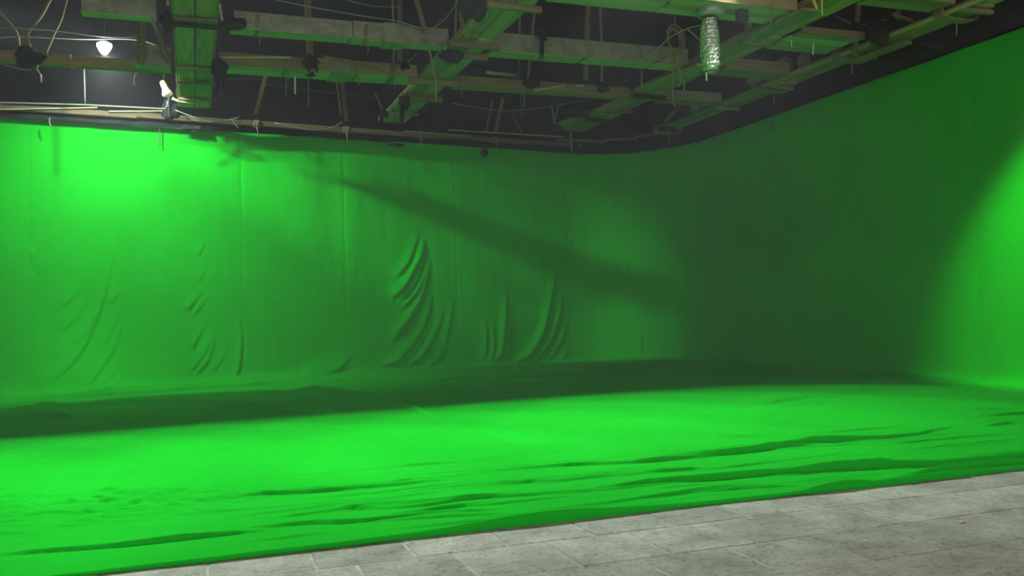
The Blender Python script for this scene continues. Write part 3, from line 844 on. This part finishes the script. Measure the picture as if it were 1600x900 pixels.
hang([(812, 45), (810, 130)], 20.2, .05, 'hanging_rope', 'dark rope hanging straight down past the plastic sheathed beam')
hang([(834, 30), (828, 90), (825, 122)], 19.6, .06, 'hanging_rope', 'doubled rope tied to the beam with the taped joint')
hang([(918, 40), (915, 125)], 17.9, .10, 'hanger_post', 'brown post hanging through the plastic sheathed beam')
hang([(939, 40), (941, 90), (940, 128)], 18.0, .06, 'hanging_rope', 'looped rope hanging beside the brown post on the plastic sheathed beam')
hang([(415, 118), (408, 148), (399, 178)], 21.6, .09, 'hanger_post', 'leaning brown post between the ragged beam and the curtain rail', False)
hang([(534, 128), (541, 190)], 22.0, .10, 'hanger_post', 'brown post rising from the middle of the curtain rail', False)
hang([(526, 128), (533, 180)], 22.2, .05, 'hanging_rope', 'thin rope beside the post on the middle of the curtain rail', False)
hang([(586, 145), (598, 172)], 22.0, .05, 'hanging_rope', 'short rope from the plastic patch down to the walkway end', False)
hang([(786, 152), (774, 205)], 22.5, .08, 'hanger_post', 'leaning post on the curtain rail beyond the lashed walkway', False)
hang([(770, 155), (759, 205)], 23.0, .06, 'hanger_post', 'thin dark post behind the leaning post on the curtain rail', False)
hang([(800, 178), (815, 208)], 22.8, .03, 'hanging_rope', 'short slack string above the curtain rail', False)
hang([(873, 160), (866, 193)], 21.0, .04, 'hanging_rope', 'rope strand near the black knot by the far walkway', False)
hang([(862, 162), (866, 193)], 21.0, .04, 'hanging_rope', 'second rope strand meeting at the black knot by the far walkway', False)
hang([(-5, 14), (20, 43), (28, 58), (30, 80)], 20.0, .06, 'hanging_rope', 'slack rope drooping on to the olive beam from its far end', False)
hang([(78, 0), (62, 28), (46, 48), (43, 60), (50, 82)], 20.0, .06, 'hanging_rope', 'knotted rope bent towards the dark wrap on the olive beam')
hang([(103, 5), (96, 30), (84, 55), (71, 86)], 20.22, .04, 'hanging_rope', 'thin straight rope slanting to the olive beam')
hang([(222, 42), (221, 100)], 18.9, .12, 'hanger_post', 'brown post between the beam box and the olive beam by the walkway')
hang([(240, 33), (252, 62), (258, 85), (266, 98)], 18.8, .09, 'hanging_rope', 'frayed rope bundle next to the walkway edge')
hang([(252, 40), (249, 55)], 18.8, .03, 'hanging_rope', 'short thin rope loop below the beam box', False)
hang([(1340, 22), (1335, 88)], 14.5, .10, 'hanger_post', 'weathered post standing at the lashed joint of the side walkway')
hang([(1405, 0), (1402, 32)], 14.4, .09, 'hanger_post', 'dark post behind the side walkway')
hang([(1476, -10), (1476, 22)], 12.8, .13, 'hanger_post', 'thick post at the near lashed joint of the side walkway')
hang([(1488, -10), (1489, 24)], 12.85, .05, 'hanging_rope', 'rope pair tied beside the thick post on the side walkway')
hang([(1207, 15), (1204, 35)], 12.9, .03, 'hanging_rope', 'thin rope with a small pale tag near the foil duct')
hang([(1170, 30), (1168, 55)], 17.0, .14, 'hanger_post', 'short reddish brown block post behind the foil duct')
hang([(1003, 95), (1002, 142)], 17.9, .05, 'hanger_post', 'thin post between the plastic sheathed beam and the far walkway', False)

# level cables strung across the rig
def wire_part(px, yp, w, mat, par): return build('wire', tube(smooth_poly([ony(x, y, yp) for x, y in px], 4), w / 2, 5), mat, par, True)
def cable(px, yp, label, w=.022, mat=None): return hang(px, yp, w, 'cable', label, False, mat)
cable([(-20, 42), (40, 45), (90, 48), (160, 57), (218, 58)], 19.9, 'upper grey cable strung towards the bare lamp', .03)
cable([(-20, 61), (25, 57), (80, 59), (130, 61), (215, 62), (268, 80)], 20.55, 'lower grey cable strung behind the bare lamp', .03)
cable([(415, -4), (470, 8), (560, 24), (625, 34), (666, 48)], 16.5, 'long grey cable falling to the knot of the slanting post')
cable([(530, -3), (580, 9), (625, 11)], 18.9, 'short grey cable tied to the straight brown post')
cable([(668, 50), (690, 34), (706, 16), (718, -4)], 16.5, 'grey cable rising steeply from the rope knot')
cable([(625, 90), (634, 98), (644, 92), (652, 80)], 19.02, 'dark cable end curling below the straight brown post', .025)
cable([(345, 124), (410, 124), (470, 137), (530, 145), (620, 145)], 21.4, 'thin cable sagging in the dark behind the ragged beam', .018, M_WIRED)
cable([(412, 131), (500, 144), (620, 155)], 21.85, 'second thin cable sagging lower behind the ragged beam', .018, M_WIRED)
cable([(705, 161), (740, 167), (790, 173), (850, 168), (880, 163), (925, 155)], 22.0, 'grey cable sagging between the lashed walkway and the far walkway')
cable([(655, 158), (705, 168), (780, 176), (860, 178), (925, 170)], 22.2, 'thin dark cable below the sagging grey cable', .018, M_WIRED)
cable([(274, 172), (300, 182), (325, 190), (350, 190), (374, 183)], 23.6, 'pale cable swagged along the curtain rail under the walkway end', .03)
cable([(430, 192), (460, 199), (490, 203), (520, 199), (535, 190)], 23.7, 'pale cable swagged along the curtain rail past the leaning post', .03)
cable([(1000, 96), (1021, 81), (1048, 58), (1073, 45), (1100, 38)], 13.5, 'grey cord slanting up to the neck of the foil duct', .02)
cable([(1073, 45), (1082, 52), (1094, 64)], 13.5, 'short cord hanging beside the foil duct', .02)
cable([(975, 128), (1020, 100), (1092, 62)], 15.5, 'thin dark cord slanting behind the foil duct', .015, M_WIRED)
cable([(1305, 25), (1330, 36), (1352, 38), (1385, 30)], 14.48, 'slack cable looped at the post of the side walkway', .025)
cable([(0, 100), (30, 107), (50, 110)], 19.9, 'pale cable hanging below the olive beam end', .03)
wire_part([(230, 30), (240, 38), (245, 45)], 16.6, .02, M_WIRE, deepbox)
wire_part([(173, 32), (176, 49), (200, 52), (215, 54)], 16.6, .02, M_WIRED, deepbox)

def dangle(px, yp, label, w=.02, mat=None): return hang(px, yp, w, 'hanging_wire', label, False, mat)
dangle([(447, 116), (447, 150)], 19.7, 'thin wire dangling left of the pale strip under the ragged beam')
dangle([(460, 104), (461, 130), (461, 147)], 19.7, 'pale strip dangling under the ragged beam', .04, M_WHITE)
dangle([(482, 116), (482, 166)], 19.7, 'long thin wire dangling below the black knot of the ragged beam')
dangle([(814, 140), (815, 184)], 19.6, 'thin wire dangling under the tied doubled rope', .018)
dangle([(819, 128), (819, 168)], 19.6, 'short pale wire dangling under the tied doubled rope', .03)
dangle([(892, 205), (893, 240)], 22.0, 'pale wire dangling over the dark side of the back curtain', .03)
dangle([(249, 190), (250, 228)], 24.2, 'thin wire hanging over the bright part of the back curtain', .025, M_WIRED)
dangle([(752, 232), (753, 264)], 24.3, 'thin dark wire hanging from a black rag over the back curtain', .025, M_WIRED)
dangle([(132, 108), (133, 163)], 22.3, 'straight thin wire between olive beam and curtain rail', .03, M_WIRED)
dangle([(78, 184), (77, 190), (80, 199)], 23.6, 'small hook hanging at the top of the bright back curtain', .03)
dangle([(60, 102), (58, 108), (62, 114), (64, 120), (64, 129)], 19.8, 'bright S shaped steel hook under the olive beam', .035, M_STEEL)
dangle([(213, 113), (210, 118), (209, 130), (212, 134)], 19.7, 'bright steel hook under the olive beam beside the walkway', .045, M_STEEL)
dangle([(256, 113), (256, 124)], 19.7, 'short steel pin under the olive beam beside the walkway', .025, M_STEEL)
dangle([(277, 130), (276, 150)], 19.6, 'pale vertical strip on the walkway edge', .03, M_WHITE)
dangle([(343, 5), (345, 20), (347, 33)], 15.6, 'pale strip hanging along the far edge of the walkway', .05, M_PALE)
dangle([(262, 0), (262, 9)], 15.6, 'short pale strip at the top of the walkway edge', .05, M_PALE)
dangle([(1236, 62), (1206 + 31, 74)], 14.2, 'small pale clip below the deck beside the side walkway', .02, M_WHITE)
dangle([(1271, 68), (1270, 86)], 14.6, 'pale strip hanging under the broad green lit deck', .03, M_WHITE)
dangle([(1284, 70), (1284, 112)], 16.0, 'thin wire hanging behind the broad green lit deck', .02)
dangle([(1207, 168), (1207, 205)], 18.75, 'faint thin wire hanging over the dark side curtain', .02, M_WIRED)
dangle([(1241, 115), (1240, 135)], 17.0, 'thin wire beside the plastic bundle', .02)
dangle([(1396, 55), (1396, 64)], 14.1, 'stubby pale peg on the lone plank by the side walkway', .06, M_WHITE)
dangle([(1103, 113), (1104, 126)], 13.4, 'short pale cord end under the foil duct', .035, M_WHITE)
# hanging rope ends, the yellow light on them put into their colour
dangle([(1284, -6), (1284, 14), (1285, 24)], 12.1, 'yellow lit rope end hanging from the near deck', .035, M_YELLOW)
dangle([(1268, -6), (1273, 5), (1276, 14)], 12.1, 'bundled yellow lit rope hanging from the near deck', .05, M_YELLOW)

# single odd planks on the right
P = [onz(1344, 94, 6.775), onz(1418, 66, 6.775)]
tag(build('lone_plank', bar(P[0], P[1], .24, .05), M_WOODY), 'lone pale plank with rounded end beside the side walkway', 'plank')
P = [onz(1172, 56, 6.84), onz(1262, 14, 6.84)]
tag(build('pale_edged_plank', bar(P[0] + (.1, 0, 0), P[1] + (.1, 0, 0), .42, .05), M_WOODY), 'wide pale plank slung under the far walkway by the foil duct', 'plank')
P = [onz(872, 196, 6.8), onz(938, 172, 6.8)]
tag(build('loose_plank', bar(P[0], P[1], .34, .05), M_WOODY), 'loose plank slung under the far walkway end above the curtain rail', 'plank')
P = [onz(1005, 140, 6.8), onz(1100, 102, 6.8)]
tag(build('loose_plank', bar(P[0], P[1], .4, .05), M_WOODY), 'loose plank slung under the far walkway beside the rope coil', 'plank')
P = [ony(1040, 190, 20.8), ony(1075, 150, 20.8)]
tag(build('diagonal_brace', tube([P[0], P[1]], .05, 8), M_WOODZ), 'dark diagonal brace near the curtain corner', 'brace')
P = [ony(1395, 22, 13.4), ony(1448, 42, 13.4)]
tag(build('diagonal_brace', bar(P[0], P[1], .06, .06), M_WOODX), 'sloping batten brace over the side walkway', 'brace')

# lashings around cleats and rail joints
def lashing(c, wx, hz, n, label, axis='x', rad=.014, step=.035, par=None):
    c = np.asarray(c, float)
    parts = []
    for i in range(n):
        o_ = (i - (n - 1) / 2) * step
        ring = []
        for k in range(13):
            a = 2 * math.pi * k / 12
            ca, sa = math.cos(a), math.sin(a)
            r_ = 1 / max(abs(ca), abs(sa)) ** .7
            A = ca * r_ * wx / 2; B = sa * r_ * hz / 2
            ring.append(c + (np.array([o_ + .02 * sa, A, B]) if axis == 'x' else np.array([A, o_ + .02 * sa, B])))
        parts.append(tube(ring, rad, 5, False))
    tail = [c + (0, -wx / 2 if axis == 'x' else 0, -hz / 2), c + (.04, -wx / 2 if axis == 'x' else .03, -hz / 2 - .12), c + (.02, -wx / 2 if axis == 'x' else .03, -hz / 2 - .25)]
    parts.append(tube(tail, rad * .9, 5))
    o = build('rope_lashing', join(parts), M_ROPE, par, True)
    return o if par else tag(o, label, 'rope')
def at_line(px, off):
    b = onback(*px, off)
    return np.array([b[0], BK0 + BKS * b[0] - .42, 6.78])
lashing(at_line((400, 188), .42), .165, .18, 4, 'rope lashing at the rail joint below the leaning brown post')
lashing(at_line((540, 200), .42), .165, .18, 5, 'rope lashing at the rail joint below the middle post')
lashing(at_line((655, 205), .42), .165, .18, 4, 'rope lashing on the rail under the lashed walkway end')
lashing(at_line((773, 210), .42), .165, .18, 5, 'rope lashing on the rail below the leaning post')
lashing(at_line((905, 225), .42), .165, .18, 3, 'rope lashing on the rail near the curtain corner')
lashing((4.93, 17.06, 6.84), .155, .155, 5, '', par=lashwalk)
lashing((4.88, 20.61, 6.82), .155, .19, 4, '', par=lashwalk)
lashing((5.80, 19.21, 6.835), .155, .165, 3, '', par=lashwalk)
lashing((4.25, 19.47, 7.03), .80, .34, 4, '', par=ragged)
lashing((1.95, 19.47, 7.03), .80, .32, 2, '', par=ragged)
lashing((3.45, 19.47, 7.03), .80, .32, 2, '', par=ragged)
lashing((1.2, 16.9, 7.06), .48, .38, 2, '', par=greybox)
lashing((3.2, 16.9, 7.06), .48, .38, 2, '', par=greybox)
for pxy, lab in (((1338, 90), 'rope lashing at the post joint of the side walkway'), ((1478, 22), 'rope lashing at the near post joint of the side walkway'), ((1210, 138), 'rope lashing in the middle of the side walkway'), ((1070, 205), 'rope lashing where the side walkway meets the curtain corner')):
    q = onz(*pxy, ZU); lashing((13.39, q[1], ZU + .02), .86, .26, 5, lab, 'y', .018, .05, sidewalk)

# black cloth knots
def knot(c, r, label, tail=.3, sx=1.0, sz=1.0):
    r = r * .78
    bm = bmesh.new(); bmesh.ops.create_icosphere(bm, subdivisions=3, radius=1)
    sd = random.uniform(0, 50)
    for v_ in bm.verts:
        n_ = v_.co.copy()
        k_ = 1 + .45 * float(vnoise(n_.x * 2.2 + sd, n_.y * 2.2 + n_.z * 1.7)) + .15 * float(vnoise(n_.z * 5 + sd, n_.x * 5))
        v_.co = Vector((n_.x * k_ * r * sx, n_.y * k_ * r * .8, n_.z * k_ * r * sz))
    V = [tuple(np.array(v_.co) + c) for v_ in bm.verts]; Fc = [tuple(v_.index for v_ in f_.verts) for f_ in bm.faces]
    bm.free()
    parts = [(V, Fc)]
    if tail:
        c = np.asarray(c)
        for k_ in range(2):
            dx = jit(.6) * r
            parts.append(tube([c + (dx, 0, -r * .5 * sz), c + (dx * 1.6, -.02, -r * sz - tail * .5), c + (dx * 1.9 + jit(.05), -.02, -r * sz - tail)], [r * .3, r * .22, r * .06], 6))
    o = build('black_cloth_knot', join(parts), M_BLACK, None, True)
    return tag(o, label, 'cloth knot')
knot(ony(266, 33, 16.6), .20, 'black cloth knot on the lamp side of the walkway strap', .0, 1.1, 1.0)
knot(ony(366, 36, 16.6), .19, 'black cloth knot on the far side of the walkway strap', .0, 1.2, .9)
build_strap = build('black_strap', bar((-.30, 16.62, ZU - .03), (.58, 16.62, ZU - .03), .16, .06), M_BLACK)
tag(build_strap, 'black cloth strap across the underside of the walkway', 'strap')
knot(ony(344, 108, 18.85), .20, 'black rag hanging at the walkway edge by the ragged beam', .3, .9, 1.3)
knot(ony(486, 96, 19.0), .17, 'black knot gripping the brown post on the ragged beam', .12, 1.1, 1.0)
knot(ony(485, 117, 19.5), .09, 'small black knot below the gripping knot on the ragged beam', .0, 1.3, .6)
knot(ony(632, 160, 20.3), .20, 'black rag hanging from the lowest brown cleat', .4, .8, 1.1)
knot(ony(705, 88, 16.5), .24, 'black bundle below the brown cleat of the lashed walkway', .0, 1.2, .8)
knot(ony(800, 78, 17.4), .18, 'black bag hanging beside the lashed walkway', .45, .9, 1.4)
knot(ony(632, 103, 19.0), .12, 'dark knot at the foot of the straight brown post', .0, 1.2, .9)
knot(ony(743, 108, 18.0), .17, 'dark lump on the edge of the lashed walkway', .0, 1.4, .7)
knot(ony(830, 130, 19.4), .19, 'black wrap at the foot of the doubled rope', .0, 1.3, .7)
knot(ony(943, 137, 19.4), .17, 'dark wrap where the looped rope meets the taped beam', .0, 1.2, .9)
knot(ony(908, 175, 20.9), .27, 'violet black bundle on the far walkway', .0, 1.3, .8)
knot(ony(866, 200, 21.6), .20, 'dark bundle where two rope strands meet', .0, 1.4, .7)
knot(ony(600, 178, 22.0), .15, 'small dark knot near the end of the lashed walkway', .25, .9, .8)
knot(ony(655, 188, 22.4), .14, 'dark rag on the walkway end above the rail', .0, 1.2, .8)
knot(ony(46, 88, 20.0), .30, 'dark cloth wrapped around the olive beam', .0, 1.3, .8)
knot(ony(762, 12, 14.5) + (-.27, 0, 0), .28, 'black bundle on top of the lashed walkway', .0, 1.1, 1.0)
knot(ony(300, 200, 24.1), .22, 'black rag hanging below the rail over the bright curtain', .0, 1.5, .5)
knot(ony(757, 238, 24.4), .16, 'small black rag pinned over the back curtain', .0, .9, .9)
knot(ony(618, 226, 24.4), .16, 'flat black rag at the top edge of the back curtain', .0, 1.8, .4)
knot(ony(1370, 50, 13.8), .26, 'black bag behind the post of the side walkway', .0, .9, 1.5)
knot(ony(1337, 44, 14.48), .15, 'dark knot on the post of the side walkway', .0, 1.1, 1.2)
knot(ony(266, 172, 24.0), .28, 'black cloth heap on the rail below the small spotlight', .0, .9, 1.3)
knot(ony(1455, 72, 13.2), .2, 'dark rag under the side walkway planks', .0, 1.6, .5)
knot(ony(848, 55, 16.5), .13, 'black cord bundle hanging from the near cleat', .4, .8, 1.6)

# plastic bundles
def bundle(c, rx, rz, label, mat=M_PLASTIC):
    prof = [(.25, -1), (.7, -.8), (1, -.3), (.95, .2), (.75, .6), (.35, .95), (.2, 1.15)]
    o = build('plastic_bundle', lathe(c, [(r_ * rx, h_ * rz) for r_, h_ in prof], 18, (0.15, 0, 1), .14), mat, None, True)
    tag(o, label, 'bundle')
bundle((13.4, 17.45, 7.29), .24, .24, 'crumpled clear plastic bundle on the side walkway')
bundle((13.4, 16.75, 7.25), .18, .21, 'narrow crumpled plastic bundle behind the side walkway rope')
bundle((13.4, 21.3, 7.20), .24, .19, 'reddish grey plastic bundle near the curtain corner')
bundle((13.38, 18.45, 7.27), .28, .26, 'green lit crumpled plastic bundle behind the foil duct')

# rope coil on the far walkway
c = ony(1056, 60, 15.4)
t = thing('rope_coil', 'coiled hemp rope with long tails hanging beside the foil duct', 'rope', tuple(c))
ring = lambda c_, rx, rz, tx: [c_ + (rx * math.cos(a), tx * math.sin(a), rz * math.sin(a)) for a in np.linspace(0, 2 * math.pi, 17)]
build('coil', join([tube(ring(c + (jit(.05), jit(.05), jit(.06)), .17 + jit(.05), .26 + jit(.05), .05), .018, 6, False) for _ in range(4)]), M_ROPE, t, True)
build('knot', lathe(c + (-.03, -.05, -.38), [(.03, -.1), (.07, -.05), (.075, .03), (.04, .1)], 10, (0, 0, 1), .12), M_ROPE, t, True)
for dx, ln in ((-.12, 1.0), (.05, .8), (.0, .6)):
    build('tail', tube(smooth_poly([c + (dx * .3, -.05, -.4), c + (dx, -.05, -.4 - ln * .4), c + (dx * 1.6 + .05, -.05, -.4 - ln * .7), c + (dx * .9, -.05, -.4 - ln)], 4), .016, 6), M_ROPE, t, True)
build('sling', tube([c + (0, 0, .2), c + (-.02, 0, .8), (c[0], c[1], ZC)], .014), M_ROPE, t)
c2 = ony(715, 72, 16.8)

# foil wrapped duct hanging under the near beam
yp = 13.4
ct = ony(1108, 30, yp); cb = ony(1108, 110, yp)
t = thing('foil_wrapped_duct', 'crinkled silver foil sleeve hanging from a grey drum under the near beam', 'duct', (ct[0], yp, cb[2]))
Lh = ct[2] - cb[2]
prof = []
for i in range(29):
    u_ = i / 28
    r_ = .17 * (0.72 + .28 * math.sin(math.pi * min(max(u_ * 1.05, .0), 1)) ** .5) * (1 + .05 * math.sin(u_ * 70))
    prof.append((r_, u_ * Lh))
prof = [(.09, -.05)] + prof + [(.11, Lh + .02)]
sleeve = build('foil_sleeve', lathe((ct[0], yp, cb[2]), prof, 30, (0, 0, 1), .06), M_FOIL, t, False)
build('neck_band', lathe((ct[0], yp, ct[2]), [(.12, -.01), (.135, .0), (.135, .04), (.12, .05)], 20), M_METAL, sleeve)
build('drum', lathe((ct[0] + .03, yp, ct[2] + .04), [(.20, 0), (.245, .03), (.25, .08), (.25, .24), (.23, .27), (.12, .29)], 24), M_GREYM, t, True)
build('bottom_band', lathe((ct[0], yp, cb[2] - .02), [(.10, -.02), (.115, 0), (.115, .03), (.1, .04)], 18), M_METAL, sleeve)
build('hanger', tube([(ct[0] - .02, yp, ct[2] + .3), (ct[0] - .04, yp, ZC)], .03, 8), M_METAL, t)
build('bracket', bar((ct[0] + .2, yp, ct[2] + .25), (ct[0] + .75, yp, ct[2] + .3), .04, .05), M_METAL, t)
build('side_box', bar((ct[0] + .62, yp - .1, ct[2] - .02), (ct[0] + .62, yp - .1, ct[2] + .24), .2, .16, (0, 1, 0)), M_METAL, t)

# small clip-on spotlight at the rail below the walkway
c = ony(262, 148, 22.6)
t = thing('small_spotlight', 'small clip-on spotlight with orange taped head beside the walkway end', 'spotlight', tuple(c))
hd = lathe(c, [(.05, -.02), (.12, 0), (.125, .03), (.10, .10), (.07, .22), (.05, .26)], 16, (-.25, .3, .8))
head = build('head', hd, M_WHITE, t, True)
build('tape', lathe(c + (-.07, .08, .22), [(.075, -.06), (.08, 0), (.07, .10), (.05, .14)], 12, (-.35, .1, .8), .08), M_ORANGE, head, True)
build('arm', tube([c + (.03, 0, -.05), c + (.02, .1, -.25), c + (.03, .3, -.45)], .03), M_METAL, t)
build('cable', tube(smooth_poly([c + (.1, 0, -.08), c + (.25, 0, -.14), c + (.42, 0, -.16), c + (.62, .02, -.18)], 4), [.05] + [.035] * 4 + [.025] * 4 + [.02] * 3 + [.012], 6), M_PALE, t, True)

# ================================================================== thin haze volume added to imitate lens veiling glare
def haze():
    mt = bpy.data.materials.new('veil_haze'); mt.use_nodes = True
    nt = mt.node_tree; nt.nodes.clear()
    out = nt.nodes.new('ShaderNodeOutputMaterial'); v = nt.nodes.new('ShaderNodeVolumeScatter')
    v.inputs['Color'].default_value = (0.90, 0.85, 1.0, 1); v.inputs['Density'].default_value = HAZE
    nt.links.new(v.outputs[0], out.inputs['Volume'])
    o = build('veil_haze', box(XL - .1, XR + .1, -5.9, YB + .1, -.25, ZC + .1), mt)
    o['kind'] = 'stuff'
    tag(o, 'thin haze added through the whole stage to imitate lens veil', 'haze')
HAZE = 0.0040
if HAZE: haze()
